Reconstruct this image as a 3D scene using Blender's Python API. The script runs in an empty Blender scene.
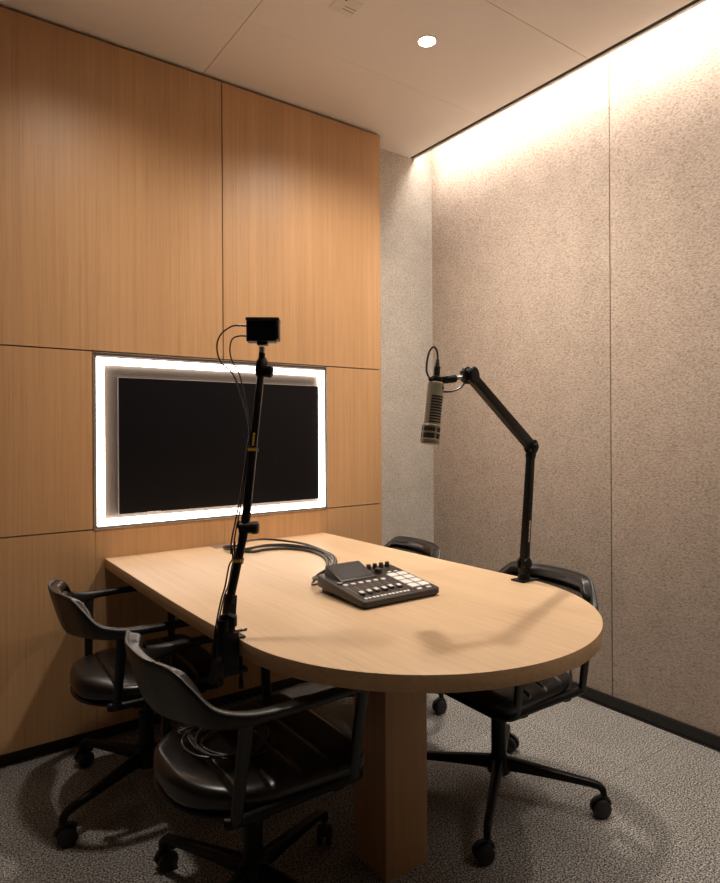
import bpy, bmesh, math, random
from mathutils import Vector as V, Matrix as M
random.seed(7)
PI = math.pi
C = bpy.context.scene.collection
SC = bpy.context.scene

# ------------------------------------------------------------------ materials
def new_mat(name):
    m = bpy.data.materials.new(name); m.use_nodes = True
    nt = m.node_tree
    return m, nt, nt.nodes['Principled BSDF'], nt.links
def N(nt, t, **k):
    n = nt.nodes.new(t)
    for a, b in k.items(): setattr(n, a, b)
    return n
def ramp(nt, stops):
    r = N(nt, 'ShaderNodeValToRGB'); e = r.color_ramp.elements
    while len(e) < len(stops): e.new(0.5)
    for i, (p, c) in enumerate(stops):
        e[i].position = p; e[i].color = (*c, 1)
    return r
def noise(nt, L, vec, scale, detail=4, rough=.6):
    n = N(nt, 'ShaderNodeTexNoise'); n.inputs['Scale'].default_value = scale
    n.inputs['Detail'].default_value = detail; n.inputs['Roughness'].default_value = rough
    L.new(vec, n.inputs['Vector']); return n
def mapping(nt, L, sc, out='Object'):
    t = N(nt, 'ShaderNodeTexCoord'); mp = N(nt, 'ShaderNodeMapping')
    mp.inputs['Scale'].default_value = sc; L.new(t.outputs[out], mp.inputs['Vector'])
    return mp.outputs[0]
def mixc(nt, L, fac, a, b, mode='MIX'):
    x = N(nt, 'ShaderNodeMix', data_type='RGBA', blend_type=mode)
    for val, idx in ((fac, 0), (a, 6), (b, 7)):
        if isinstance(val, (int, float)): x.inputs[idx].default_value = val
        elif isinstance(val, tuple): x.inputs[idx].default_value = (*val, 1)
        else: L.new(val, x.inputs[idx])
    return x.outputs[2]
def bump(nt, L, b, h, s, d=.001):
    n = N(nt, 'ShaderNodeBump'); n.inputs['Strength'].default_value = s; n.inputs['Distance'].default_value = d
    L.new(h, n.inputs['Height']); L.new(n.outputs[0], b.inputs['Normal'])

def simple(name, col, rough=.5, metal=0, spec=.5, nz=0, coat=0):
    m, nt, b, L = new_mat(name)
    vec = mapping(nt, L, (1, 1, 1))
    n = noise(nt, L, vec, 60, 3)
    dark = tuple(c*(1-nz) for c in col); lite = tuple(min(1, c*(1+nz)) for c in col)
    r = ramp(nt, [(.3, dark), (.7, lite)]); L.new(n.outputs[0], r.inputs[0])
    L.new(r.outputs[0], b.inputs['Base Color'])
    b.inputs['Roughness'].default_value = rough; b.inputs['Metallic'].default_value = metal
    b.inputs['Specular IOR Level'].default_value = spec
    b.inputs['Coat Weight'].default_value = coat
    return m
def emit(name, col, s):
    m, nt, b, L = new_mat(name)
    b.inputs['Base Color'].default_value = (*col, 1)
    b.inputs['Emission Color'].default_value = (*col, 1); b.inputs['Emission Strength'].default_value = s
    return m

def wood(name, axis, base, rough=.42, k1=1.):
    # quarter cut oak veneer: long thin streaks along one axis
    m, nt, b, L = new_mat(name)
    def sc(across, along):
        s = [across]*3; s[axis] = along; return tuple(s)
    n1 = noise(nt, L, mapping(nt, L, sc(75, .5)), 1, 4, .6)
    n2 = noise(nt, L, mapping(nt, L, sc(330, 4)), 1, 3, .6)
    n3 = noise(nt, L, mapping(nt, L, sc(5, .4)), 1, 2, .5)
    c = lambda k, g=1: tuple(x*k*(g if i else 1) for i, x in enumerate(base))
    r1 = ramp(nt, [(.3, c(1-.10*k1, 1-.015*k1)), (.5, c(1)), (.72, c(1+.07*k1))]); L.new(n1.outputs[0], r1.inputs[0])
    r2 = ramp(nt, [(.28, (.80, .76, .70)), (.48, (1, 1, 1)), (.75, (1.04, 1.04, 1.04))]); L.new(n2.outputs[0], r2.inputs[0])
    r3 = ramp(nt, [(.3, (.92, .91, .89)), (.7, (1.06, 1.06, 1.06))]); L.new(n3.outputs[0], r3.inputs[0])
    x = mixc(nt, L, .8, r1.outputs[0], r2.outputs[0], 'MULTIPLY')
    x = mixc(nt, L, 1., x, r3.outputs[0], 'MULTIPLY')
    L.new(x, b.inputs['Base Color']); b.inputs['Roughness'].default_value = rough
    b.inputs['Specular IOR Level'].default_value = .35
    bump(nt, L, b, n2.outputs[0], .12, .0006)
    return m

def felt(name, cols, sc=1.):
    m, nt, b, L = new_mat(name)
    v = mapping(nt, L, (1, 1, 1))
    n1 = noise(nt, L, mapping(nt, L, (1, .7, 1.5)), 120*sc, 5, .78); n2 = noise(nt, L, v, 9*sc, 3, .6); n4 = noise(nt, L, v, 260*sc, 2, .6)
    r1 = ramp(nt, [(.34, cols[0]), (.45, cols[1]), (.60, cols[2])]); L.new(n1.outputs[0], r1.inputs[0])
    r2 = ramp(nt, [(.3, (.93, .92, .91)), (.7, (1.05, 1.05, 1.05))]); L.new(n2.outputs[0], r2.inputs[0])
    r4 = ramp(nt, [(.35, (.86, .85, .84)), (.6, (1.06, 1.06, 1.06))]); L.new(n4.outputs[0], r4.inputs[0])
    x = mixc(nt, L, 1., r1.outputs[0], r2.outputs[0], 'MULTIPLY')
    x = mixc(nt, L, 1., x, r4.outputs[0], 'MULTIPLY')
    L.new(x, b.inputs['Base Color']); b.inputs['Roughness'].default_value = .95
    b.inputs['Specular IOR Level'].default_value = .1
    bump(nt, L, b, n1.outputs[0], .6, .004)
    return m

def carpet():
    m, nt, b, L = new_mat('loop_pile_carpet')
    v = mapping(nt, L, (1, 1, 1))
    n1 = noise(nt, L, v, 185, 3, .75); n2 = noise(nt, L, v, 420, 2, .6); n3 = noise(nt, L, v, 5, 3, .6)
    r1 = ramp(nt, [(.39, (.028, .026, .024)), (.49, (.18, .17, .158)), (.59, (.56, .54, .50))]); L.new(n1.outputs[0], r1.inputs[0])
    r2 = ramp(nt, [(.3, (.7, .7, .7)), (.65, (1.15, 1.15, 1.15))]); L.new(n2.outputs[0], r2.inputs[0])
    x = mixc(nt, L, 1., r1.outputs[0], r2.outputs[0], 'MULTIPLY')
    r3 = ramp(nt, [(.3, (.93, .93, .93)), (.7, (1.05, 1.05, 1.05))]); L.new(n3.outputs[0], r3.inputs[0])
    x = mixc(nt, L, 1., x, r3.outputs[0], 'MULTIPLY')
    # carpet tiles 0.5 m square, quarter turned, with hairline joints
    t = N(nt, 'ShaderNodeTexCoord'); mp = N(nt, 'ShaderNodeMapping'); mp.inputs['Location'].default_value = (-.13, .20, 0)
    L.new(t.outputs['Object'], mp.inputs['Vector'])
    br = N(nt, 'ShaderNodeTexBrick'); br.offset = 0; L.new(mp.outputs[0], br.inputs['Vector'])
    for k, val in (('Scale', 1), ('Mortar Size', .0012), ('Mortar Smooth', .3), ('Brick Width', .5), ('Row Height', .5), ('Bias', 0)): br.inputs[k].default_value = val
    br.inputs['Color1'].default_value = (1.05, 1.05, 1.05, 1); br.inputs['Color2'].default_value = (.88, .88, .88, 1); br.inputs['Mortar'].default_value = (.4, .38, .36, 1)
    x = mixc(nt, L, 1., x, br.outputs[0], 'MULTIPLY')
    L.new(x, b.inputs['Base Color']); b.inputs['Roughness'].default_value = 1; b.inputs['Specular IOR Level'].default_value = .05
    bump(nt, L, b, n1.outputs[0], .8, .004)
    return m

OAK = (.54, .315, .155)
MT = dict(
    wood_wall=wood('oak_veneer_vertical', 2, OAK), wood_top=wood('oak_veneer_lengthwise', 1, (.62, .44, .275), .42, .5),
    wood_edge=wood('oak_veneer_edge', 1, (.56, .37, .21), .45),
    wood_leg=wood('oak_veneer_leg', 2, (.50, .30, .155)),
    felt=felt('beige_felt', [(.22, .17, .135), (.485, .395, .325), (.62, .53, .455)]),
    felt_grey=felt('grey_beige_felt', [(.23, .20, .17), (.47, .43, .38), (.62, .57, .51)]),
    carpet=carpet(), dark_felt=felt('brown_felt', [(.06, .045, .035), (.10, .08, .065), (.14, .12, .10)]),
    ceiling=simple('painted_ceiling', (.90, .845, .79), .9, nz=.01, spec=.2),
    white=simple('white_profile', (.85, .83, .80), .6, nz=.01),
    black=simple('black_slot', (.012, .010, .009), .6, nz=.1),
    gap=simple('dark_backing', (.03, .018, .010), .8, nz=.1),
    plinth=simple('dark_bronze_plinth', (.022, .014, .009), .5, nz=.1),
    base=simple('black_baseboard', (.012, .010, .009), .35, nz=.1),
    leather=simple('black_leather', (.006, .005, .0047), .29, nz=.25, spec=.5),
    shell=simple('black_shell', (.0055, .0048, .0045), .42, nz=.15),
    metal=simple('black_metal', (.004, .0036, .0036), .40, nz=.2, spec=.25),
    rubber=simple('black_rubber', (.012, .012, .012), .55, nz=.2),
    cable=simple('black_cable', (.018, .015, .013), .35, nz=.1),
    chrome=simple('chrome', (.75, .73, .70), .2, 1, nz=.03),
    steel=simple('grey_steel', (.22, .205, .19), .45, .2, nz=.05),
    frame_alu=simple('brushed_frame', (.42, .36, .31), .4, .7, nz=.05),
    screen=simple('screen_glass', (.005, .005, .0068), .30, nz=.05, spec=.25),
    bezel=simple('monitor_bezel', (.35, .32, .30), .35, .6, nz=.05),
    back_plate=simple('grey_back_plate', (.10, .083, .07), .45, nz=.03),
    mic=simple('fawn_beige_metal', (.33, .29, .21), .38, .35, nz=.04),
    grille=simple('dark_grille', (.03, .025, .02), .6, .3, nz=.2),
    console=simple('black_console_plastic', (.022, .018, .016), .42, nz=.1),
    console_scr=simple('console_screen_glass', (.03, .03, .033), .22, nz=.03),
    pad=simple('translucent_white_pad', (.78, .74, .70), .45, nz=.02),
    yellow=simple('yellow_print', (.75, .45, .03), .5, nz=.05),
    print_w=simple('white_print', (.65, .62, .58), .5, nz=.03),
    plate=simple('off_white_plate', (.82, .76, .69), .6, nz=.02),
)
WARM = (1.0, .89, .77)
MT['led'] = emit('led_diffuser', (1.0, .88, .78), 5.5)
MT['cove'] = emit('cove_led', (1.0, .91, .82), 11.)
MT['lamp'] = emit('downlight_lens', (1.0, .90, .76), 30.)

# ------------------------------------------------------------------ mesh builder
def cr(pts, n=8, closed=False):
    P = [V(p) for p in pts]; out = []; m = len(P)
    for i in range(m if closed else m-1):
        if closed: a, b, c, d = P[(i-1) % m], P[i], P[(i+1) % m], P[(i+2) % m]
        else: a, b, c, d = P[max(i-1, 0)], P[i], P[i+1], P[min(i+2, m-1)]
        for k in range(n):
            t = k/n
            out.append(.5*((2*b)+(c-a)*t+(2*a-5*b+4*c-d)*t*t+(3*b-a-3*c+d)*t**3))
    if not closed: out.append(P[-1])
    return out
class MB:
    def __init__(s): s.v = []; s.f = []
    def add(s, vs, fs):
        o = len(s.v); s.v += [V(v) for v in vs]; s.f += [[i+o for i in f] for f in fs]; return s
    def box(s, a, b, mat=None):
        x0, y0, z0 = a; x1, y1, z1 = b
        vs = [V(p) for p in ((x0,y0,z0),(x1,y0,z0),(x1,y1,z0),(x0,y1,z0),(x0,y0,z1),(x1,y0,z1),(x1,y1,z1),(x0,y1,z1))]
        if mat: vs = [mat @ v for v in vs]
        return s.add(vs, [(0,3,2,1),(4,5,6,7),(0,1,5,4),(1,2,6,5),(2,3,7,6),(3,0,4,7)])
    def beam(s, p0, p1, w0, h0, w1=None, h1=None, up=(0,0,1)):
        p0, p1 = V(p0), V(p1); w1 = w1 or w0; h1 = h1 or h0
        d = (p1-p0).normalized(); u = V(up)
        if abs(d.dot(u)) > .98: u = V((1,0,0))
        sd = d.cross(u).normalized(); u = sd.cross(d).normalized(); vs = []
        for p, w, h in ((p0, w0, h0), (p1, w1, h1)):
            vs += [p-sd*w/2-u*h/2, p+sd*w/2-u*h/2, p+sd*w/2+u*h/2, p-sd*w/2+u*h/2]
        return s.add(vs, [(0,3,2,1),(4,5,6,7),(0,1,5,4),(1,2,6,5),(2,3,7,6),(3,0,4,7)])
    def loft(s, rings, cap=True, closed=False):
        n = len(rings[0]); vs = [p for r in rings for p in r]; fs = []
        m = len(rings)
        for i in range(m if closed else m-1):
            a, b = i*n, ((i+1) % m)*n
            for k in range(n): fs.append((a+k, a+(k+1) % n, b+(k+1) % n, b+k))
        if cap and not closed: fs += [tuple(range(n))[::-1], tuple(range((m-1)*n, m*n))]
        return s.add(vs, fs)
    def tube(s, pts, r, n=10, closed=False):
        P = [V(p) for p in pts]; rings = []; m = len(P); pu = None
        for i, p in enumerate(P):
            if closed: d = (P[(i+1) % m]-P[i-1]).normalized()
            else: d = (P[min(i+1, m-1)]-P[max(i-1, 0)]).normalized()
            u = pu if pu else (V((0,0,1)) if abs(d.z) < .9 else V((1,0,0)))
            u = (u-d*u.dot(d)).normalized(); pu = u; sd = d.cross(u)
            rr = r(i/(m-1)) if callable(r) else r
            rings.append([p+(u*math.cos(2*PI*k/n)+sd*math.sin(2*PI*k/n))*rr for k in range(n)])
        return s.loft(rings, closed=closed)
    def cyl(s, p0, p1, r0, r1=None, n=28):
        return s.lathe(p0, p1, [(0, r0), (1, r0 if r1 is None else r1)], n)
    def lathe(s, p0, p1, prof, n=28):
        p0, p1 = V(p0), V(p1); d = (p1-p0).normalized()
        u = V((0,0,1)) if abs(d.z) < .9 else V((1,0,0)); u = (u-d*u.dot(d)).normalized(); sd = d.cross(u)
        return s.loft([[p0.lerp(p1, t)+(u*math.cos(2*PI*k/n)+sd*math.sin(2*PI*k/n))*max(r, 1e-4) for k in range(n)] for t, r in prof])
    def prism(s, poly, z0, z1, ch=0):
        n = len(poly)
        c = V((sum(p[0] for p in poly)/n, sum(p[1] for p in poly)/n, 0))
        def ring(z, k): return [V((c.x+(p[0]-c.x)*k, c.y+(p[1]-c.y)*k, z)) for p in poly]
        if ch:
            R = [ring(z0, 1-ch*2), ring(z0+ch, 1), ring(z1-ch, 1), ring(z1, 1-ch*2)]
        else: R = [ring(z0, 1), ring(z1, 1)]
        return s.loft(R)
    def build(s, name, mat, parent=None, bevel=0, angle=35, mat2=None, fn=None):
        me = bpy.data.meshes.new(name)
        me.from_pydata([tuple(v) for v in s.v], [], s.f); me.update()
        bm = bmesh.new(); bm.from_mesh(me)
        bmesh.ops.recalc_face_normals(bm, faces=bm.faces[:])
        if bevel:
            es = [e for e in bm.edges if len(e.link_faces) == 2 and e.calc_face_angle(0) > math.radians(30)]
            bmesh.ops.bevel(bm, geom=es, offset=bevel, segments=2, affect='EDGES', profile=.6)
        bm.to_mesh(me); bm.free()
        me.materials.append(MT[mat])
        if mat2:
            me.materials.append(MT[mat2])
            for p in me.polygons: p.material_index = 1 if fn(p) else 0
        for p in me.polygons: p.use_smooth = True
        me.set_sharp_from_angle(angle=math.radians(angle))
        o = bpy.data.objects.new(name, me); C.objects.link(o)
        if parent: o.parent = parent
        return o
def empty(name, loc=(0,0,0), rz=0):
    o = bpy.data.objects.new(name, None); C.objects.link(o); o.location = loc; o.rotation_euler = (0,0,rz)
    o.empty_display_size = .05
    return o
def tag(o, label, cat, group=None):
    o['label'] = label; o['category'] = cat
    if group: o['group'] = group
    return o
def struct(o): o['kind'] = 'structure'; return o
def rr(x0, y0, x1, y1, r, n=6):
    out = []
    for cx, cy, a in ((x1-r, y1-r, 0), (x0+r, y1-r, 90), (x0+r, y0+r, 180), (x1-r, y0+r, 270)):
        for k in range(n+1):
            t = math.radians(a+90*k/n); out.append((cx+r*math.cos(t), cy+r*math.sin(t)))
    return out
def copy_tree(o, parent=None):
    c = o.copy(); C.objects.link(c); c.parent = parent
    for ch in list(o.children): copy_tree(ch, c)
    return c

# ------------------------------------------------------------------ room
XL, YF, YW, XE, YA, XR, ZC = -.75, -1.0, 2.66, 2.050, 2.80, 2.552, 2.85
struct(MB().box((XL-.1, YF-.1, -.1), (XR+.1, YA+.1, 0)).build('floor', 'carpet'))
# ceiling in panels with hairline joints over a dark board
cl = struct(MB().box((XL, YF, ZC+.006), (2.378, YA, ZC+.05)).build('ceiling', 'gap'))
g = .0013
for (x0, y0, x1, y1) in ((XL, 2.22, 1.065, YA), (XL, YF, 1.065, 2.22), (1.065, 2.22, 2.38, YA), (1.065, 1.61, 2.38, 2.22), (1.065, YF, 2.38, 1.61)):
    gx0 = x0+(g if x0 > XL else 0)
    MB().box((gx0, y0+(g*.35 if y0 == 2.22 else g), ZC), (x1-(g if x1 < 2.3 else 0), y1-(g*.35 if y1 == 2.22 else g if y1 < 2.8 else 0), ZC+.006)).build('ceiling_panel', 'ceiling', cl)
# ceiling edge profile: dark slot then a white flange, and the light trough above the right wall
struct(MB().box((2.380, YF, ZC+.002), (2.400, YA, ZC+.03)).build('trim_1', 'black'))
struct(MB().box((2.400, YF, ZC-.003), (2.415, YA, ZC+.05)).build('trim_2', 'white'))
t3 = struct(MB().box((2.398, YF, ZC+.10), (XR+.02, YA+.02, ZC+.12)).box((2.398, YF, ZC+.05), (2.4215, YA, ZC+.10)).build('trim_3', 'white'))
# wood wall
wb = struct(MB().box((XL, YW+.02, 0.058), (XE-.004, YA, ZC)).build('wall_back', 'gap'))
panels = [(XL, 1.1470, 1.5820, ZC-.014), (1.1525, XE, 1.5820, ZC-.014),
          (XL, .5905, .8645, 1.5768), (1.7045, XE, .8645, 1.5768),
          (XL, .5975, .058, .8595), (.5985, 1.1515, .058, .8595), (1.1530, 1.7045, .058, .8595), (1.7055, XE, .058, .8595)]
for (x0, x1, z0, z1) in panels:
    MB().box((x0, YW, z0), (x1, YW+.02, z1)).build('wall_panel', 'wood_wall', wb)
MB().box((XE-.02, YW+.0205, .045), (XE, YA, ZC-.014)).build('end_panel', 'wood_wall', wb)
struct(MB().box((XL, YW+.035, 0), (XE-.03, YW+.06, .065)).build('baseboard_back', 'plinth'))
# felt walls
struct(MB().box((XE-.1, YA, 0), (XR+.1, YA+.1, ZC+.12)).build('wall_alcove', 'felt_grey'))
wr = struct(MB().box((XR+.012, YF, 0), (XR+.1, YA, ZC+.12)).build('wall_right', 'gap'))
for (y0, y1) in ((YF, .4300), (.4340, 1.6205), (1.6250, YA)):
    MB().box((XR, y0, .05), (XR+.012, y1, ZC+.12)).build('felt_panel', 'felt', wr, bevel=.0008)
struct(MB().box((XR-.012, YF, .009), (XR+.02, YA, .054)).box((XR-.02, YF, 0), (XR+.02, YA, .006)).build('baseboard_right', 'base'))
struct(MB().box((XE, YA-.012, 0), (XR-.02, YA, .054)).build('baseboard_alcove', 'base'))
struct(MB().box((XL-.1, YF, 0), (XL, YA, ZC+.1)).build('wall_left', 'dark_felt'))
struct(MB().box((XL, YF-.1, 0), (XR, YF, ZC+.12)).build('wall_front', 'dark_felt'))

# ------------------------------------------------------------------ lights
cv = MB().box((2.4215, YF+.02, ZC+.055), (2.430, YA-.02, ZC+.085)).build('cove_light', 'cove')
tag(cv, 'warm linear light strip tucked in the ceiling trough above the felt wall', 'light strip')
def lamp(name, kind, loc, energy, col=WARM, **k):
    l = bpy.data.lights.new(name, kind); l.energy = energy; l.color = col
    for a, b in k.items(): setattr(l, a, b)
    o = bpy.data.objects.new(name, l); C.objects.link(o); o.location = loc; return o
a = lamp('cove_lamp', 'AREA', (2.452, (YF+YA)/2, ZC+.062), 10, (1.0, .91, .82), shape='RECTANGLE', size=YA-YF-.1, size_y=.03)
a.data.spread = math.radians(125)
d = V((.14, 0, -1)).normalized()
a.rotation_euler = M((V((0,1,0)), V((0,1,0)).cross(d)*-1, -d)).transposed().to_euler()
def downlight(x, y, e, label):
    root = empty('downlight', (x, y, ZC))
    tag(root, label, 'ceiling light')
    n = 40
    MB().loft([[V((r*math.cos(2*PI*k/n), r*math.sin(2*PI*k/n), z)) for k in range(n)] for r, z in ((.041, 0), (.0405, -.003), (.034, -.0035), (.0335, -.001), (.034, .0))], cap=False).build('trim_ring', 'white', root)
    MB().cyl((0,0,-.0022), (0,0,-.0006), .0335, n=40).build('lens', 'lamp', root)
    o = lamp('downlight_lamp', 'SPOT', (0, 0, -.006), e, spot_size=math.radians(150), spot_blend=1.0, shadow_soft_size=.055)
    o.parent = root
downlight(1.727, 1.918, 92, 'lit round recessed downlight in the ceiling above the table')
downlight(.58, 1.918, 42, 'lit round recessed downlight in the ceiling above the chair by the wood wall')
downlight(.58, .45, 5, 'lit round recessed downlight in the ceiling near the front of the room')
downlight(1.727, .45, 38, 'lit round recessed downlight in the ceiling beyond the rounded table end')

# small flush plate in ceiling
pl = empty('ceiling_plate', (1.335, 1.935, ZC)); tag(pl, 'small off-white flush plate with two slots on the ceiling', 'ceiling plate')
MB().prism(rr(-.05, -.045, .05, .045, .006), -.0025, 0).build('cover', 'plate', pl, bevel=.0008)
for yy in (.016, .0): MB().box((-.005, yy-.0025, -.003), (.046, yy+.0025, -.0024)).build('slot', 'frame_alu', pl)
MB().cyl((-.018, -.03, -.0032), (-.018, -.03, -.0024), .004).build('sensor', 'grille', pl)
MB().tube([V((-.03+.012*math.cos(t*.3), -.028+.012*math.sin(t*.3), -.0028)) for t in range(10, 18)], .0012).build('notch', 'steel', pl)

# ------------------------------------------------------------------ light frame + monitor in the wood wall
lf = empty('light_frame', (1.148, YW, .87)); tag(lf, 'rectangular glowing white light frame set in the wood wall around the monitor', 'light frame')
def ringbox(x0, x1, z0, z1, t, y0, y1):
    b = MB(); b.box((x0, y0, z0), (x0+t, y1, z1)).box((x1-t, y0, z0), (x1, y1, z1)).box((x0+t, y0, z0), (x1-t, y1, z0+t)).box((x0+t, y0, z1-t), (x1-t, y1, z1))
    for v in b.v: v -= V((1.148, YW, .87))
    return b
ringbox(.592, 1.704, .8600, 1.5765, .0025, YW-.0035, YW+.019).build('outer_profile', 'frame_alu', lf)
ringbox(.5948, 1.7013, .8628, 1.5737, .011, YW+.003, YW+.0185).build('channel', 'back_plate', lf)
ringbox(.6062, 1.6895, .8725, 1.5555, .0295, YW-.001, YW+.018).build('light_band', 'led', lf)
ringbox(.6358, 1.6600, .9022, 1.5257, .0025, YW-.003, YW-.0012).build('inner_profile', 'frame_alu', lf)
b = MB().box((.6362, YW+.016, .9025), (1.6595, YW+.0185, 1.5255))
for v in b.v: v -= V((1.148, YW, .87))
b.build('back_panel', 'back_plate', lf)
mo = empty('monitor', (1.17, YW+.0157, .912)); tag(mo, 'wide dark switched-off monitor mounted inside the glowing light frame', 'monitor')
def rel(b, o):
    for v in b.v: v -= V(o)
    return b
mx0, mx1, mz0, mz1 = .690, 1.6590, .9120, 1.4790
rel(MB().box((mx0, YW+.006, mz0), (mx1, YW+.0157, mz1)), mo.location).build('casing', 'bezel', mo, bevel=.001)
rel(MB().box((mx0+.0028, YW+.0050, mz0+.0028), (mx1-.001, YW+.0062, mz1-.0025)), mo.location).build('screen', 'screen', mo)
rel(MB().box((.805, YW+.0040, mz0+.0002), (.865, YW+.0058, mz0+.0042)), mo.location).build('maker_mark', 'print_w', mo)

# ------------------------------------------------------------------ table
TZ = .742
X0, X1, YC = .633, 1.683, 1.405
xc, R = 1.181, .530
tb = empty('conference_table', (xc, 1.75, 0)); tag(tb, 'light oak table with a rounded end projecting from the wood wall on a square pedestal', 'table')
poly = [(X1, YW-.001), (X0, YW-.001), (X0, 2.2), (X0+.001, 1.9), (X0+.006, 1.65)]+[(xc+R*math.cos(t), YC+R*math.sin(t)) for t in [PI+PI*k/80 for k in range(81)]]+[(X1+.021, 1.65), (X1+.013, 1.9), (X1+.006, 2.2)]
b = rel(MB().prism(poly, TZ-.039, TZ), (xc, 1.75, 0))
b.build('tabletop', 'wood_top', tb, bevel=.0012, mat2='wood_edge', fn=lambda p: abs(p.normal.z) < .5)
rel(MB().box((1.058, 1.362, 0), (1.210, 1.512, TZ-.039)), (xc, 1.75, 0)).build('pedestal', 'wood_leg', tb, bevel=.0012)
rel(MB().box((1.075, 2.575, TZ), (1.165, 2.655, TZ+.0018)), (xc, 1.75, 0)).build('cable_grommet', 'frame_alu', tb, bevel=.0006)

# ------------------------------------------------------------------ chairs
def make_chair():
    root = empty('swivel_armchair')
    # base: hub and gas lift
    MB().lathe((0,0,.085), (0,0,.150), [(0,.030), (.15,.040), (.6,.040), (1,.027)]).build('base_hub', 'metal', root)
    MB().lathe((0,0,.14), (0,0,.36), [(0,.0255), (.62,.0255), (.63,.0165), (1,.0165)]).build('gas_lift', 'metal', root)
    for k in range(4):
        a = PI/4+k*PI/2
        R3 = M.Rotation(a, 4, 'Z')
        # leg as a tapered lofted bar that bends down at its end
        st = [(.015,.122,.040,.044), (.10,.117,.034,.036), (.20,.108,.029,.028), (.29,.100,.025,.023), (.318,.095,.024,.022), (.331,.084,.022,.022), (.334,.066,.020,.020)]
        rings = []
        for i, (r, z, w, h) in enumerate(st):
            p = V((r,0,z)); q = V((st[min(i+1, 6)][0], 0, st[min(i+1, 6)][1]))-V((st[max(i-1, 0)][0], 0, st[max(i-1, 0)][1])); q.normalize()
            n = V((-q.z, 0, q.x)); n = n if i < 7 else -n
            ring = []
            for j in range(14):
                t = 2*PI*j/14; cx, sx = math.cos(t), math.sin(t)
                ring.append(R3 @ (p+V((0,1,0))*w/2*math.copysign(abs(cx)**.55, cx)+n*h/2*math.copysign(abs(sx)**.55, sx)))
            rings.append(ring)
        leg = MB().loft(rings).build('base_leg', 'metal', root, angle=50)
        sw = [.5, 1.2, -.6, 2.2][k]
        Rc = M.Translation(R3 @ V((.334,0,0))) @ M.Rotation(a+sw, 4, 'Z')
        c = MB()
        for s in (-1, 1):
            c.lathe(Rc @ V((-.012, s*.006, .0285)), Rc @ V((-.012, s*.022, .0285)), [(0,.024), (.06,.028), (.8,.028), (1,.022)])
        c.tube([Rc @ V((0,0,.088)), Rc @ V((0,0,.045))], .0075)
        c.tube([Rc @ V((-.012,-.023,.031)), Rc @ V((-.012,.023,.031))], .008)
        # hood between the wheels
        hood = []
        for t in range(9):
            aa = PI*.05+PI*.75*t/8
            hood.append(Rc @ V((-.012+.033*math.cos(aa), 0, .031+.033*math.sin(aa))))
        c.tube(hood, .0065)
        c.build('caster', 'rubber', leg)
    # under-seat mechanism and rails
    MB().box((-.10,-.055,.350), (.12,.055,.385)).build('tilt_mechanism', 'metal', root, bevel=.008)
    MB().cyl((.03,-.055,.365), (.03,-.17,.362), .005, n=12).build('height_lever', 'metal', root)
    for s in (-1, 1):
        MB().tube(cr([(-.168, s*.212, .406), (-.14, s*.222, .406), (0, s*.223, .406), (.15, s*.222, .406), (.178, s*.212, .406)], 5), .0125, 12).build('side_rail', 'metal', root)
    for x in (-.08, .12):
        MB().beam((x,-.225,.392), (x,.225,.392), .03, .012).build('cross_bar', 'metal', root, bevel=.003)
    # seat cushion and shell
    def hw(x):
        if x < .02: return .226*max(0., 1-abs((x-.02)/.262)**2.35)**(1/2.1)+.0005
        e = max(0, (x-.185)/.058); return (.226+.012*(x/.24))*(1-.22*e**3)
    def loft_seat(z0, z1, shrink, grooves):
        xs = [-.2415+.484*(.5-.5*math.cos(PI*i/110)) for i in range(111)]
        rings = []
        for x in xs:
            e = min((x+.242)/.03, (.243-x)/.03, 1); e = max(.0, e); th = math.sqrt(1-(1-e)**2)*.99+.01
            w = hw(x)-shrink; w = max(w, .002)
            zc = (z0+z1)/2; hh = (z1-z0)/2
            gv = 0
            if grooves:
                for gx in (-.13, -.045, .04, .125): gv = max(gv, math.exp(-((x-gx)/.0045)**2))
            ring = []
            for j in range(44):
                t = 2*PI*j/44; cx, sx = math.cos(t), math.sin(t)
                y = w*math.copysign(abs(cx)**.42, cx); z = zc+hh*th*math.copysign(abs(sx)**.6, sx)
                if grooves and sx > 0:
                    z += .004*(1-(y/.24)**2)-.007*gv*sx**.3
                    z -= .010*math.exp(-((x-.02)/.12)**2-(y/.12)**2)
                ring.append((-.2415+(x+.2415)*.945, y, z))
            rings.append(ring)
        return MB().loft(rings)
    loft_seat(.398, .462, 0, True).build('seat', 'leather', root, angle=60)
    loft_seat(.386, .402, .006, False).build('seat_shell', 'shell', root, angle=50)
    # loop: back shell running out into both arms
    half = [(.186,-.258,.655,.630,.028), (.15,-.266,.656,.631,.032), (.05,-.272,.656,.633,.034), (-.08,-.272,.656,.632,.033), (-.150,-.262,.660,.626,.029),
            (-.200,-.238,.674,.625,.025), (-.238,-.206,.715,.622,.020), (-.264,-.172,.744,.618,.015), (-.284,-.115,.749,.612,.013), (-.298,-.065,.749,.610,.013), (-.302,0,.7495,.608,.013)]
    full = half+[(x, -y, a, b, c) for x, y, a, b, c in half[-2::-1]]
    dense = []
    A = cr([(x, y, 0) for x, y, *_ in full], 6); B = cr([(a, b, c) for *_, a, b, c in full], 6)
    rings = []
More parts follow.
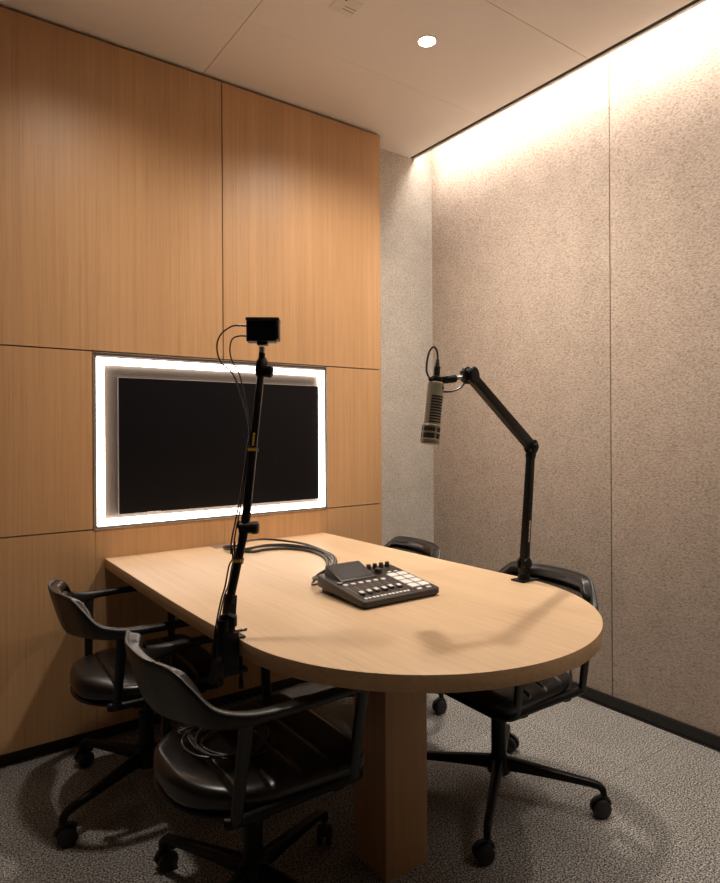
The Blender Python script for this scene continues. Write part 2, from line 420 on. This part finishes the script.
    for i in range(len(A)):
        d = (A[min(i+1, len(A)-1)]-A[max(i-1, 0)]).normalized(); n = V((-d.y, d.x, 0))
        zt, zb, w = B[i]; ring = []
        e = min(i, len(A)-1-i)/5; k = 1 if e >= 1 else math.sqrt(1-(1-e)**2)*.9+.1
        lean = (zt-zb-.025)*.36      # back leans outward at its top
        for j in range(24):
            t = 2*PI*j/24; cx, sx = math.cos(t), math.sin(t)
            z = (zt+zb)/2+(zt-zb)/2*k*math.copysign(abs(sx)**.6, sx)
            off = w/2*k*math.copysign(abs(cx)**.7, cx)+lean*((z-zt)/(max(zt-zb, .01)))
            ring.append(A[i]+n*off+V((0,0,z)))
        rings.append(ring)
    MB().loft(rings).build('arm_loop', 'shell', root, angle=55)
    # back cushion, channelled, on the inner side of the shell
    i0, i1 = 6*6-2, len(A)-1-6*6+2
    rings = []
    for i in range(i0, i1+1):
        d = (A[i+1]-A[i-1]).normalized(); n = V((-d.y, d.x, 0)); zt, zb, w = B[i]
        e = min((i-i0), (i1-i))/5; k = 1 if e >= 1 else math.sqrt(max(0, 1-(1-e)**2))*.88+.12
        zt2, zb2 = zt-.006, zb-.004
        if k < 1: mid = (zt2+zb2)/2; zt2, zb2 = mid+(zt2-mid)*(.75+.25*k), mid+(zb2-mid)*(.75+.25*k)
        lean = (zt-zb-.025)*.36; ring = []; m = 34
        for j in range(m+1):
            f = j/m; z = zt2+(zb2-zt2)*f
            ed = min(f, 1-f)/.07; pr = 1 if ed >= 1 else math.sqrt(1-(1-ed)**2)
            gr = max(math.exp(-((f-c)/.028)**2) for c in (.30, .62))
            bulge = 0.85+.15*abs(math.sin(PI*(f*3.1)))
            off = w/2-.003+.025*k*pr*bulge-.015*gr*k
            ring.append(A[i]-n*(-1)*0+(-n if (n.x < 0) else n)*0+n*0+V((0,0,z))+(-n)*(-1)*0+nin(A[i], n)*off+nin(A[i], n)*(-lean*((z-zt)/(zt-zb)))*(-1 if nin(A[i], n).dot(n) < 0 else 1)*(-1))
        for f in (.95, .7, .5, .3, .05):
            z = zt2+(zb2-zt2)*f
            ring.append(A[i]+V((0,0,z))+nin(A[i], n)*(w/2-.004)+nin(A[i], n)*(-lean*((z-zt)/(zt-zb)))*(-1 if nin(A[i], n).dot(n) < 0 else 1)*(-1))
        rings.append(ring)
    MB().loft(rings).build('back_cushion', 'leather', root, angle=60)
    # posts
    def post(p0, p1, w0, w1):
        P = cr([p0, V(p0).lerp(V(p1), .5)+V((0,0,0)), p1], 4); rings = []
        for i, p in enumerate(P):
            f = i/(len(P)-1); w = w0+(w1-w0)*f; ring = []
            if i == 0: w *= 1.25
            for j in range(12):
                t = 2*PI*j/12; cx, sx = math.cos(t), math.sin(t)
                ring.append(p+V((w/2*math.copysign(abs(cx)**.6, cx), .0085*math.copysign(abs(sx)**.6, sx), 0)))
            rings.append(ring)
        return MB().loft(rings)
    for s in (-1, 1):
        post((-.138, s*.262, .640), (-.148, s*.224, .400), .034, .026).build('rear_post', 'shell', root, angle=50)
        post((.168, s*.262, .640), (.158, s*.224, .400), .030, .028).build('front_post', 'shell', root, angle=50)
    return root
def nin(p, n):
    # the normal that points towards the sitter
    return n if n.dot(V((-p.x+.05, -p.y, 0))) > 0 else -n
chair = make_chair()
G = 'black leather armchairs on castors around the table'
def put(o, x, y, rz, leg_turn, label):
    o.location = (x, y, 0); o.rotation_euler = (0, 0, rz); tag(o, label, 'chair', G)
    for ch in o.children:      # the star base swivels on its own
        if ch.name.startswith('base_leg'): ch.rotation_euler = (0, 0, leg_turn-rz-PI/4)
    return o
spots = [(.663, 2.217, R_, T_, L_) for R_, T_, L_ in [(math.radians(-2), math.radians(27), 'black leather swivel armchair nearest the wood wall, on the left side of the table')]]
spots += [(.712, 1.478, math.radians(0), math.radians(24), 'black leather swivel armchair in the foreground with a coiled cable on its seat'),
          (1.61, 2.20, math.radians(173), math.radians(-27), 'black leather swivel armchair in the far corner, its top just showing behind the mixing console'),
          (1.62, 1.457, math.radians(178), math.radians(-54), 'black leather swivel armchair behind the microphone arm at the rounded table end')]
extra = [chair]+[copy_tree(chair) for _ in range(3)]
for o, s in zip(extra, spots): put(o, *s)

# ------------------------------------------------------------------ console
cx0, cy0, cw, cd = 1.035, 1.430, .292, .262
con = empty('mixing_console', (cx0, cy0, TZ), math.radians(-1)); tag(con, 'black audio mixing console with faders and white pads lying on the table', 'mixing console')
def ztop(y): return .024+.030*y/cd
def rrz(x0, y0, x1, y1, r, zf, n=5): return [V((x, y, zf(y))) for x, y in rr(x0, y0, x1, y1, r, n)]
b = MB(); b.loft([rrz(.006, .004, cw-.006, cd-.004, .012, lambda y: .003+.014*max(0, y)/cd), rrz(0, 0, cw, cd, .014, lambda y: .009+.012*max(0, y)/cd), rrz(0, 0, cw, cd, .014, lambda y: ztop(y)-.003), rrz(.003, .003, cw-.003, cd-.003, .012, ztop)])
b.box((.015, .19, .0), (.277, cd-.012, .03)); b.box((.015, .012, 0), (.277, .03, .01))
b.build('body', 'console', con, bevel=.0008)
def slab(x0, y0, x1, y1, h, name, mat, par=con, base=0.0002, r=.002):
    R0 = [V((x, y, ztop(y)+base)) for x, y in rr(x0, y0, x1, y1, r, 3)]
    R1 = [V((x, y, ztop(y)+base+h)) for x, y in rr(x0+.0006, y0+.0006, x1-.0006, y1-.0006, r, 3)]
    return MB().loft([R0, R1]).build(name, mat, par)
# tilted display unit
dx0, dx1, dy0, dy1 = .030, .165, .162, .258
b = MB().add([(dx0,dy0,ztop(dy0)), (dx1,dy0,ztop(dy0)), (dx1,dy1,ztop(dy1)), (dx0,dy1,ztop(dy1)), (dx0+.003,dy0+.002,ztop(dy0)+.004), (dx1-.003,dy0+.002,ztop(dy0)+.004), (dx1-.003,dy1,ztop(dy1)+.027), (dx0+.003,dy1,ztop(dy1)+.027)],
             [(0,3,2,1),(4,5,6,7),(0,1,5,4),(1,2,6,5),(2,3,7,6),(3,0,4,7)])
hood_ = b.build('display_hood', 'console', con, bevel=.001)
def dz(y): return ztop(dy0)+.004+(ztop(dy1)+.027-ztop(dy0)-.004)*(y-dy0-.002)/(dy1-dy0-.002)
MB().loft([[V((x, y, dz(y)+.0003)) for x, y in rr(dx0+.009, dy0+.010, dx1-.009, dy1-.008, .002, 3)], [V((x, y, dz(y)+.001)) for x, y in rr(dx0+.009, dy0+.010, dx1-.009, dy1-.008, .002, 3)]]).build('display', 'console_scr', hood_)
for i in range(6):
    x = .030+i*.0285
    slab(x-.008, .132, x+.008, .144, .0025, 'channel_button', 'pad', r=.004)
    slab(x-.0015, .040, x+.0015, .122, .0003, 'fader_slot', 'black', r=.001)
    for k in range(6): slab(x+.0045, .052+k*.013, x+.0075, .0526+k*.013, .0003, 'level_mark', 'print_w', r=.0002)
    slab(x-.0075, .036, x-.0045, .124, .0004, 'fader_scale', 'steel', r=.0008)
    fy = .050+[.0,.002,.006,.004,.010,.006][i]
    cap = MB().beam((x, fy-.010, ztop(fy)+.0035), (x, fy+.010, ztop(fy)+.0058), .013, .006).build('fader_cap', 'console', con, bevel=.0015)
    MB().beam((x, fy-.005, ztop(fy)+.0068), (x, fy+.0095, ztop(fy)+.0092), .0125, .0028).build('cap_line', 'pad', cap)
    for dx_ in (-.0065, .0065): slab(x+dx_-.0050, .016, x+dx_+.0050, .025, .0018, 'mute_button', 'pad', r=.0015)
for i in range(2):
    for j in range(4):
        slab(.206+i*.039, .035+j*.035, .240+i*.039, .064+j*.035, .003, 'sound_pad', 'pad', r=.003)
    slab(.213+i*.037, .014, .231+i*.037, .024, .002, 'bank_button', 'pad', r=.002)
    slab(.226+i*.026, .182, .240+i*.026, .188, .0018, 'menu_button', 'pad', r=.0015)
for i in range(4):
    x = .186+i*.0255; y = .236
    MB().lathe((x, y, ztop(y)), (x, y, ztop(y)+.017), [(0,.0085), (.5,.0075), (.95,.0075), (1,.006)]).build('headphone_knob', 'console', con)
MB().lathe((.197, .198, ztop(.198)), (.197, .198, ztop(.198)+.014), [(0,.0135), (.2,.0135), (.25,.012), (.92,.012), (1,.0105)]).build('main_knob', 'console', con)
MB().lathe((.022, .158, ztop(.158)), (.022, .158, ztop(.158)+.004), [(0,.0095), (.8,.0095), (1,.008)]).build('record_button', 'steel', con)

# ------------------------------------------------------------------ microphone boom arm
ma = empty('boom_stand', (1.668, 1.393, TZ)); tag(ma, 'tall black jointed boom arm clamped to the right table edge, holding the microphone', 'boom stand')
O = V(ma.location)
def bld(b, name, mat, par, org, **k): return rel(b, org).build(name, mat, par, **k)
piv, elb, hd = V((1.679, 1.392, .800)), V((1.708, 1.384, 1.195)), V((1.352, 1.320, 1.415))
side = V((.80, -.60, 0))    # roughly the horizontal axis of the joints
b = MB(); b.box((1.645, 1.368, TZ+.0003), (1.728, 1.422, TZ+.006)); b.box((1.7125, 1.376, TZ-.075), (1.728, 1.414, TZ+.006)); b.box((1.640, 1.378, TZ-.077), (1.728, 1.412, TZ-.067))
cl_ = bld(b, 'table_clamp', 'metal', ma, O, bevel=.002)
b = MB(); b.cyl((1.662, 1.395, TZ-.105), (1.662, 1.395, TZ-.047), .0045, n=12); b.cyl((1.662, 1.395, TZ-.051), (1.662, 1.395, TZ-.047), .016); b.beam((1.662, 1.375, TZ-.105), (1.662, 1.415, TZ-.105), .010, .012)
bld(b, 'clamp_screw', 'metal', cl_, O)
b = MB(); b.lathe((1.678, 1.393, TZ+.006), (1.678, 1.393, TZ+.045), [(0,.021), (.35,.019), (.5,.016), (1,.018)])
ax = (elb-piv).normalized(); ax2 = (hd-elb).normalized()
jn = ax.cross(ax2).normalized()
for s in (-1, 1): b.lathe(piv+jn*s*.009, piv+jn*s*.018, [(0,.023), (.6,.023), (1,.019)])
b.beam(piv-V((0,0,.035)), piv+V((0,0,.012)), .022, .034)
bld(b, 'base_joint', 'metal', ma, O, bevel=.001)
b = MB(); b.beam(piv, elb, .024, .030, .022, .026, up=jn.cross(ax))
lo = bld(b, 'lower_arm', 'metal', ma, O, bevel=.004)
# small white maker print down the lower arm, facing the room
nl = (V((0,0,1.0))-V((piv.x, piv.y, .95)));
b = MB(); sd = ax.cross(jn).normalized()
fn_ = -V((.583, .812, 0)); fn_ = (fn_-ax*fn_.dot(ax)).normalized()
# use the two arm faces: jn is the wide face normal
face = jn if jn.dot(fn_) > 0 else -jn
tang = ax.cross(face).normalized()
b2 = MB(); zz = .075
for k, ln in enumerate([.005,.004,.006,.003,.005,.004,.002,.006,.005,.004,.005]):
    p = piv+ax*zz+face*.0126; b2.beam(p, p+ax*ln, .006, .0008, up=face); zz += ln+.0022
bld(b2, 'arm_print', 'print_w', lo, O)
b = MB()
for s in (-1, 1): b.lathe(elb+jn*s*.008, elb+jn*s*.017, [(0,.024), (.7,.024), (1,.020)])
b.cyl(elb-jn*.012, elb+jn*.012, .019); b.cyl(elb-ax*.03+jn*-.013, elb-ax*.03+jn*.013, .012)
b.lathe(elb+jn*.017, elb+jn*.024, [(0,.012),(1,.009)])
bld(b, 'elbow_joint', 'metal', ma, O)
b = MB(); b.beam(elb+ax2*.008, hd, .024, .036, .023, .031, up=jn.cross(ax2))
ua = bld(b, 'upper_arm', 'metal', ma, O, bevel=.004)
hd2 = V((1.285, 1.328, 1.402)); mt = V((1.236, 1.336, 1.402))
b = MB()
for s in (-1, 1): b.lathe(hd+jn*s*.006, hd+jn*s*.020, [(0,.026), (.7,.026), (1,.021)])
b.cyl(hd-jn*.01, hd+jn*.01, .021)
b.beam(hd, V((1.325, 1.323, 1.412)), .026, .030)
bld(b, 'head_joint', 'metal', ma, O, bevel=.001)
b = MB(); b.cyl(V((1.325, 1.323, 1.410)), V((1.295, 1.327, 1.403)), .0065); bld(b, 'head_stud', 'chrome', ma, O)
b = MB(); b.lathe(V((1.300, 1.327, 1.404)), V((1.262, 1.331, 1.399)), [(0,.009), (.1,.012), (.8,.012), (1,.009)]); b.cyl(V((1.262, 1.322, 1.398)), V((1.262, 1.342, 1.398)), .011)
bld(b, 'swivel_mount', 'metal', ma, O)

# microphone (hangs from the arm)
m0, m1 = V((1.2285, 1.334, 1.392)), V((1.2030, 1.336, 1.212))
mic = empty('microphone', m0); tag(mic, 'beige slotted broadcast microphone hanging from the black boom arm', 'microphone')
axm = (m1-m0).normalized()
L_ = (m1-m0).length
b = MB().lathe(m0, m1, [(0,.012), (.005,.018), (.03,.0235), (.06,.0245), (.68,.0250), (.70,.0262), (.705,.0272), (.73,.0272), (.74,.0262), (.80,.0262), (.805,.0272), (.825,.0272), (.83,.0262), (.91,.0262), (.92,.0278), (.985,.0278), (.998,.0262), (1,.0235)], 48)
bld(b, 'body', 'mic', mic, m0, angle=40)
# frame around the mic axis: slots face the room and the sitter
ref = V((-.583, -.812, 0)); ref = (ref-axm*ref.dot(axm)).normalized(); tan = axm.cross(ref).normalized()
def mdir(a): return ref*math.cos(a)+tan*math.sin(a)
def patch(t0, t1, r, a0, a1, n=14):
    rings = []
    for k in range(n+1):
        a = a0+(a1-a0)*k/n; d_ = mdir(a)
        p0, p1 = m0.lerp(m1, t0), m0.lerp(m1, t1)
        rings.append([p0+d_*(r-.0012), p0+d_*r, p1+d_*r, p1+d_*(r-.0012)])
    return MB().loft(rings)
sgn = 1 if tan.dot(V((.812, -.583, 0))) > 0 else -1
for i in range(10):
    t = .235+i*.0445
    bld(patch(t, t+.024, .0256, sgn*-.45, sgn*1.15), 'slot', 'grille', mic, m0)
for (t0, t1) in ((.735, .802), (.832, .915)):
    for q in range(4):
        a = sgn*(-1.1+q*PI/2)
        bld(patch(t0, t1, .0268, a+.12, a+PI/2-.12), 'grille', 'grille', mic, m0)
bld(patch(.085, .115, .0252, sgn*.75, sgn*1.25), 'badge', 'grille', mic, m0)
b = MB(); b.lathe(m0-axm*.016, m0+axm*.002, [(0,.012), (.2,.0165), (.8,.0185), (1,.018)]); b.beam(m0-axm*.006, V((1.262, 1.331, 1.397)), .018, .018); b.lathe(m0-axm*.006+V((-.026,0,0)), m0-axm*.006+V((-.010,0,0)), [(0,.006),(.5,.007),(1,.006)])
bld(b, 'stand_clip', 'metal', mic, m0, bevel=.001)
p = m0-axm*.014
b = MB().lathe(p, p+V((.006, .001, .052)), [(0,.009), (.55,.0095), (.6,.007), (.95,.005), (1,.003)])
bld(b, 'plug', 'rubber', mic, m0)
mc = MB().tube(cr([p+V((.006,.001,.050)), p+V((.004,.002,.074)), p+V((-.007,.004,.086)), p+V((-.019,.010,.070)), p+V((-.022,.018,.034)), p+V((-.010,.026,.006)), (1.262, 1.36, 1.372), (1.295, 1.352, 1.366), (1.332, 1.345, 1.376), (1.352, 1.345, 1.392)], 7), .0030, 8)
tag(bld(mc, 'microphone_cable', 'cable', None, (0,0,0)), 'thin black cable looping from the beige microphone back into the boom arm', 'cable')

# ------------------------------------------------------------------ camera boom arm
ca = empty('boom_stand', (.628, 1.440, TZ)); tag(ca, 'black jointed boom arm clamped to the left table edge, holding the small camera', 'boom stand')
O = V(ca.location)
cp, ce, ct = V((.626, 1.438, .800)), V((.683, 1.452, 1.008)), V((.756, 1.500, 1.418))
ax = (ce-cp).normalized(); ax2 = (ct-ce).normalized(); rt = V((.812, -.583, 0)); bk = V((-.583, -.812, 0))
b = MB(); b.box((.612, 1.418, TZ+.0003), (.668, 1.462, TZ+.005)); b.box((.608, 1.416, TZ-.085), (.6485, 1.464, TZ+.020)); b.box((.610, 1.424, TZ-.088), (.676, 1.456, TZ-.077))
cc = bld(b, 'table_clamp', 'metal', ca, O, bevel=.002)
b = MB(); b.cyl((.664, 1.44, TZ-.115), (.664, 1.44, TZ-.041), .0045, n=12); b.cyl((.664, 1.44, TZ-.046), (.664, 1.44, TZ-.0405), .013); b.beam((.654, 1.418, TZ-.116), (.674, 1.462, TZ-.116), .011, .013)
b.beam((.612, 1.43, TZ-.045), (.590, 1.415, TZ-.048), .014, .014); b.beam((.594, 1.418, TZ-.040), (.571, 1.405, TZ-.085), .018, .014)
bld(b, 'clamp_screw', 'metal', cc, O, bevel=.001)
b = MB(); b.lathe((.617, 1.438, TZ-.005), (.620, 1.438, TZ+.05), [(0,.018), (.5,.016), (1,.018)])
b.lathe(cp-bk*.012+V((.006,0,-.012)), cp+bk*.018+V((.006,0,-.012)), [(0,.020), (.5,.024), (.8,.024), (1,.018)], 6)
b.beam(cp-V((0,0,.05)), cp+ax*.05, .026, .030, .022, .024)
bld(b, 'base_joint', 'metal', ca, O, bevel=.001)
b = MB(); b.cyl((.632, 1.424, TZ+.016), (.652, 1.410, TZ+.024), .004, n=12); b.beam((.650, 1.412, TZ+.024), (.664, 1.402, TZ+.026), .010, .006)
bld(b, 'clamp_lever', 'chrome', ca, O, bevel=.001)
b = MB(); b.tube([cp+ax*.03, ce-ax*.012], .0105, 14); b.tube([cp+ax*.03, cp+ax*.05], .0135, 14)
bld(b, 'lower_arm', 'metal', ca, O)
sb = bld(MB().tube([cp+ax*.128, cp+ax*.142], .0135, 16), 'cable_strap', 'rubber', ca, O)
for k in range(6):
    a = -1.0+k*.4; d_ = (bk*math.cos(a)+rt*math.sin(a)); p_ = cp+ax*.135+d_*.0137
    bld(MB().beam(p_-ax*.0035, p_+ax*.0035, .0028, .0008, up=d_), 'strap_print', 'yellow', sb, O)
b = MB(); b.cyl(ce+rt*-.014, ce+rt*.026, .0145); b.lathe(ce+rt*.014+bk*.0, ce+rt*.034, [(0,.013), (.2,.0165), (.8,.0165), (1,.013)], 24)
b.lathe(ce-rt*.014+V((0,0,.008)), ce-rt*.020+V((0,0,.008)), [(0,.012), (1,.008)]); b.tube([ce-ax*.035, ce+ax2*.04], .0115, 14)
bld(b, 'elbow_joint', 'metal', ca, O)
b = MB()
b.beam(ce+ax2*.03, ce+ax2*.20, .020, .020, up=bk); b.beam(ce+ax2*.19, ct-ax2*.012, .018, .018, up=bk)
ua = bld(b, 'upper_arm', 'metal', ca, O, bevel=.004)
sb = bld(MB().beam(ce+ax2*.196, ce+ax2*.206, .026, .024, up=bk), 'cable_strap', 'rubber', ca, O, bevel=.003)
b2 = MB()
for k in range(6):
    p_ = ce+ax2*.201+bk*.0124+rt*(-.010+k*.004)
    b2.beam(p_-ax2*.0035, p_+ax2*.0035, .0026, .0008, up=bk)
zz = .212
for k, ln in enumerate([.004,.003,.005,.004,.003,.005]):
    p_ = ce+ax2*zz+bk*.0107; b2.beam(p_, p_+ax2*ln, .005, .0012, up=bk); zz += ln+.0018
bld(b2, 'arm_print', 'yellow', sb, O)
b = MB(); b.lathe(ct-ax2*.022, ct+ax2*.03, [(0,.012), (.3,.017), (.75,.016), (1,.010)])
b.lathe(ct+rt*.004-V((0,0,.006)), ct+rt*.030-V((0,0,.010)), [(0,.012), (.3,.0165), (.85,.0165), (1,.012)])
bld(b, 'head_joint', 'metal', ca, O)
nk = V((.758, 1.500, 1.452))
b = MB(); b.cyl(ct+V((0,0,.02)), nk+V((0,0,.008)), .0085); bld(b, 'neck', 'metal', ca, O)
b = MB(); b.cyl(nk+V((0,0,.006)), nk+V((0,0,.024)), .0085, n=20); bld(b, 'mount_screw', 'chrome', ca, O)

# camera: small boxy body with hooded monitor side, lens away from the viewer
cb = V((.760, 1.500, 1.518))
cam_o = empty('camera', cb, math.radians(-33.5)); tag(cam_o, 'small black box camera on top of the left boom arm', 'camera')
b = MB(); b.box((-.041, -.020, -.030), (.038, .022, .029)); bd = b.build('body', 'console', cam_o, bevel=.003)
b = MB(); b.box((-.041, -.030, .0235), (.046, .024, .032)); b.box((.038, -.030, -.026), (.0455, .020, .0235)); b.build('hood', 'console', cam_o, bevel=.002)
MB().box((-.037, -.0218, -.027), (.034, -.0198, .022)).build('rear_screen', 'screen', cam_o)
b = MB(); b.lathe((0, .022, 0), (0, .052, 0), [(0,.024), (.2,.026), (.85,.026), (1,.022)]); ln = b.build('lens', 'metal', cam_o)
MB().lathe((0, .0515, 0), (0, .054, 0), [(0,.019), (1,.014)]).build('lens_glass', 'screen', ln)
MB().box((-.014, -.014, -.038), (.014, .014, -.029)).build('shoe_plate', 'metal', cam_o, bevel=.002)
b = MB(); b.cyl((-.041, 0, .014), (-.064, 0, .0145), .0035, n=14); b.build('cable_connector', 'chrome', cam_o)
# camera cables
def strip(e, off): return ce+ax2*e+off
off1, off2 = -rt*.017+bk*.004, -rt*.015-bk*.006
RZ = M.Translation(cb) @ M.Rotation(math.radians(-33.5), 4, 'Z')
c1 = [RZ @ V((-.062,0,.0145)), RZ @ V((-.082,-.002,.012)), RZ @ V((-.110,-.004,-.010)), RZ @ V((-.120,-.006,-.045)), RZ @ V((-.108,-.008,-.085)), RZ @ V((-.072,-.012,-.125)), strip(.265, off1), strip(.201, off1+rt*.002), strip(.12, off1), strip(.04, off1-rt*.006), ce-rt*.034-V((0,0,.03)), ce-rt*.036-V((0,0,.065)), cp+ax*.17-rt*.024, cp+ax*.142-rt*.015, cp+ax*.135-rt*.0155, cp+ax*.12-rt*.020, cp+ax*.07-rt*.019, cp+ax*.03-rt*.022, cp-V((0,0,.05))-rt*.030, cp-V((0,0,.12))-rt*.030, cp-V((0,0,.18))-rt*.020]
c2 = [RZ @ V((-.040,0,-.014)), RZ @ V((-.062,0,-.013)), RZ @ V((-.080,-.002,-.022)), RZ @ V((-.086,-.004,-.048)), RZ @ V((-.080,-.006,-.080)), RZ @ V((-.058,-.008,-.125)), strip(.260, off2), strip(.201, off2+rt*.002), strip(.12, off2), strip(.04, off2-rt*.004), ce-rt*.027-V((0,0,.03)), ce-rt*.026-V((0,0,.065)), cp+ax*.18-rt*.018, cp+ax*.142-rt*.013-bk*.008, cp+ax*.12-rt*.014-bk*.010, cp+ax*.07-rt*.013-bk*.010, cp+ax*.04-rt*.018-bk*.012, cp-V((0,0,.05))-rt*.026, cp-V((0,0,.12))-rt*.026, cp-V((0,0,.17))-rt*.016]
tag(MB().tube(cr(c1, 6), .0022, 8).build('camera_cable', 'cable'), 'thin black cable in the wider loop from the top connector of the camera', 'cable')
tag(MB().tube(cr(c2, 6), .0020, 8).build('camera_cable', 'cable'), 'thin black cable in the smaller inner loop from the lower edge of the camera', 'cable')

# ------------------------------------------------------------------ cables on the table
zt = TZ
lines = [
 ([(1.118,2.585,zt+.004),(1.10,2.50,zt+.02),(1.125,2.44,zt+.03),(1.19,2.50,zt+.034),(1.30,2.55,zt+.022),(1.38,2.47,zt+.014),(1.412,2.36,zt+.010),(1.398,2.20,zt+.007),(1.365,2.08,zt+.008),(1.29,1.96,zt+.007),(1.19,1.86,zt+.012),(1.150,1.80,zt+.022),(1.135,1.735,zt+.028),(1.132,1.688,zt+.030)], .0050),
 ([(1.125,2.58,zt+.004),(1.115,2.48,zt+.010),(1.145,2.42,zt+.012),(1.21,2.45,zt+.012),(1.29,2.46,zt+.008),(1.36,2.39,zt+.0065),(1.385,2.28,zt+.006),(1.375,2.17,zt+.006),(1.335,2.06,zt+.0065),(1.27,1.95,zt+.0065),(1.18,1.84,zt+.012),(1.120,1.78,zt+.024),(1.105,1.73,zt+.030),(1.104,1.690,zt+.032)], .0060),
 ([(1.135,2.58,zt+.004),(1.125,2.46,zt+.006),(1.16,2.39,zt+.0065),(1.22,2.40,zt+.0065),(1.29,2.38,zt+.0065),(1.345,2.31,zt+.0065),(1.360,2.22,zt+.0065),(1.345,2.13,zt+.0065),(1.305,2.04,zt+.0065),(1.24,1.94,zt+.0065),(1.15,1.84,zt+.010),(1.090,1.79,zt+.018),(1.075,1.73,zt+.028),(1.075,1.690,zt+.032)], .0055),
 ([(1.110,2.58,zt+.004),(1.088,2.50,zt+.008),(1.09,2.42,zt+.020),(1.15,2.40,zt+.022),(1.24,2.43,zt+.020),(1.32,2.42,zt+.016),(1.372,2.33,zt+.014),(1.378,2.22,zt+.013),(1.355,2.10,zt+.014),(1.30,1.99,zt+.015),(1.22,1.90,zt+.016),(1.13,1.83,zt+.016),(1.085,1.775,zt+.016),(1.060,1.750,zt+.012),(1.050,1.728,zt+.014),(1.056,1.706,zt+.020),(1.065,1.690,zt+.026)], .0035)]
labs = ['black cable arching highest on the left of the bundle running to the mixing console', 'thick black cable in the middle of the bundle on the table',
        'black cable lying lowest and nearest the camera in the bundle on the table', 'thin black cable making a small loop at the corner of the mixing console']
for (pts, r), lb in zip(lines, labs):
    tag(MB().tube(cr(pts, 8), r, 10).build('audio_cable', 'cable'), lb, 'cable', 'cables running from the table grommet to the mixing console')
# coiled cable on the near chair seat
pts = []
for i in range(150):
    a = i*2*PI/25; k = i/150
    r_ = .088+.010*math.sin(i*.37)+.008*math.sin(i*.11)
    pts.append(V((.640+.02*math.sin(i*.05)+r_*math.cos(a)*.95, 1.47+.012*math.cos(i*.07)+r_*math.sin(a), .470+.017*k+.005*math.sin(i*.53)+.005)))
pts += [V((.70,1.56,.485)), V((.66,1.590,.480)), V((.61,1.592,.4785)), V((.572,1.588,.4775))]
coil = MB().tube(cr(pts, 3), .0032, 8).build('coiled_cable', 'cable')
tag(coil, 'black coiled cable lying on the seat of the foreground chair', 'cable')
MB().tube([V((.574,1.588,.4775)), V((.556,1.585,.4765))], .0045, 10).build('plug', 'chrome', coil)

# ------------------------------------------------------------------ camera and world
cd_ = bpy.data.cameras.new('view_camera'); co = bpy.data.objects.new('view_camera', cd_); C.objects.link(co)
yaw, roll, pitch = math.radians(54.3289), math.radians(-.3436), math.radians(-.0584)
fw = V((math.cos(yaw)*math.cos(pitch), math.sin(yaw)*math.cos(pitch), math.sin(pitch)))
r0 = V((math.sin(yaw), -math.cos(yaw), 0)); u0 = r0.cross(fw)
r1 = r0*math.cos(roll)+u0*math.sin(roll); u1 = -r0*math.sin(roll)+u0*math.cos(roll)
mw = M((r1, u1, -fw)).transposed().to_4x4(); mw.translation = V((0, 0, 1.25))
co.matrix_world = mw
cd_.sensor_fit = 'HORIZONTAL'; cd_.sensor_width = 36; cd_.lens = 36*624.785/720
cd_.shift_y = -(441.5-431.94)/720; cd_.clip_start = .05
SC.camera = co
w = bpy.data.worlds.new('room_world'); SC.world = w; w.use_nodes = True
w.node_tree.nodes['Background'].inputs[0].default_value = (.02, .017, .014, 1)
w.node_tree.nodes['Background'].inputs[1].default_value = 1
vs = SC.view_settings
SC.display_settings.display_device = 'sRGB'; vs.view_transform = 'Standard'; vs.look = 'None'; vs.gamma = 1; vs.use_curve_mapping = False; vs.exposure = .88
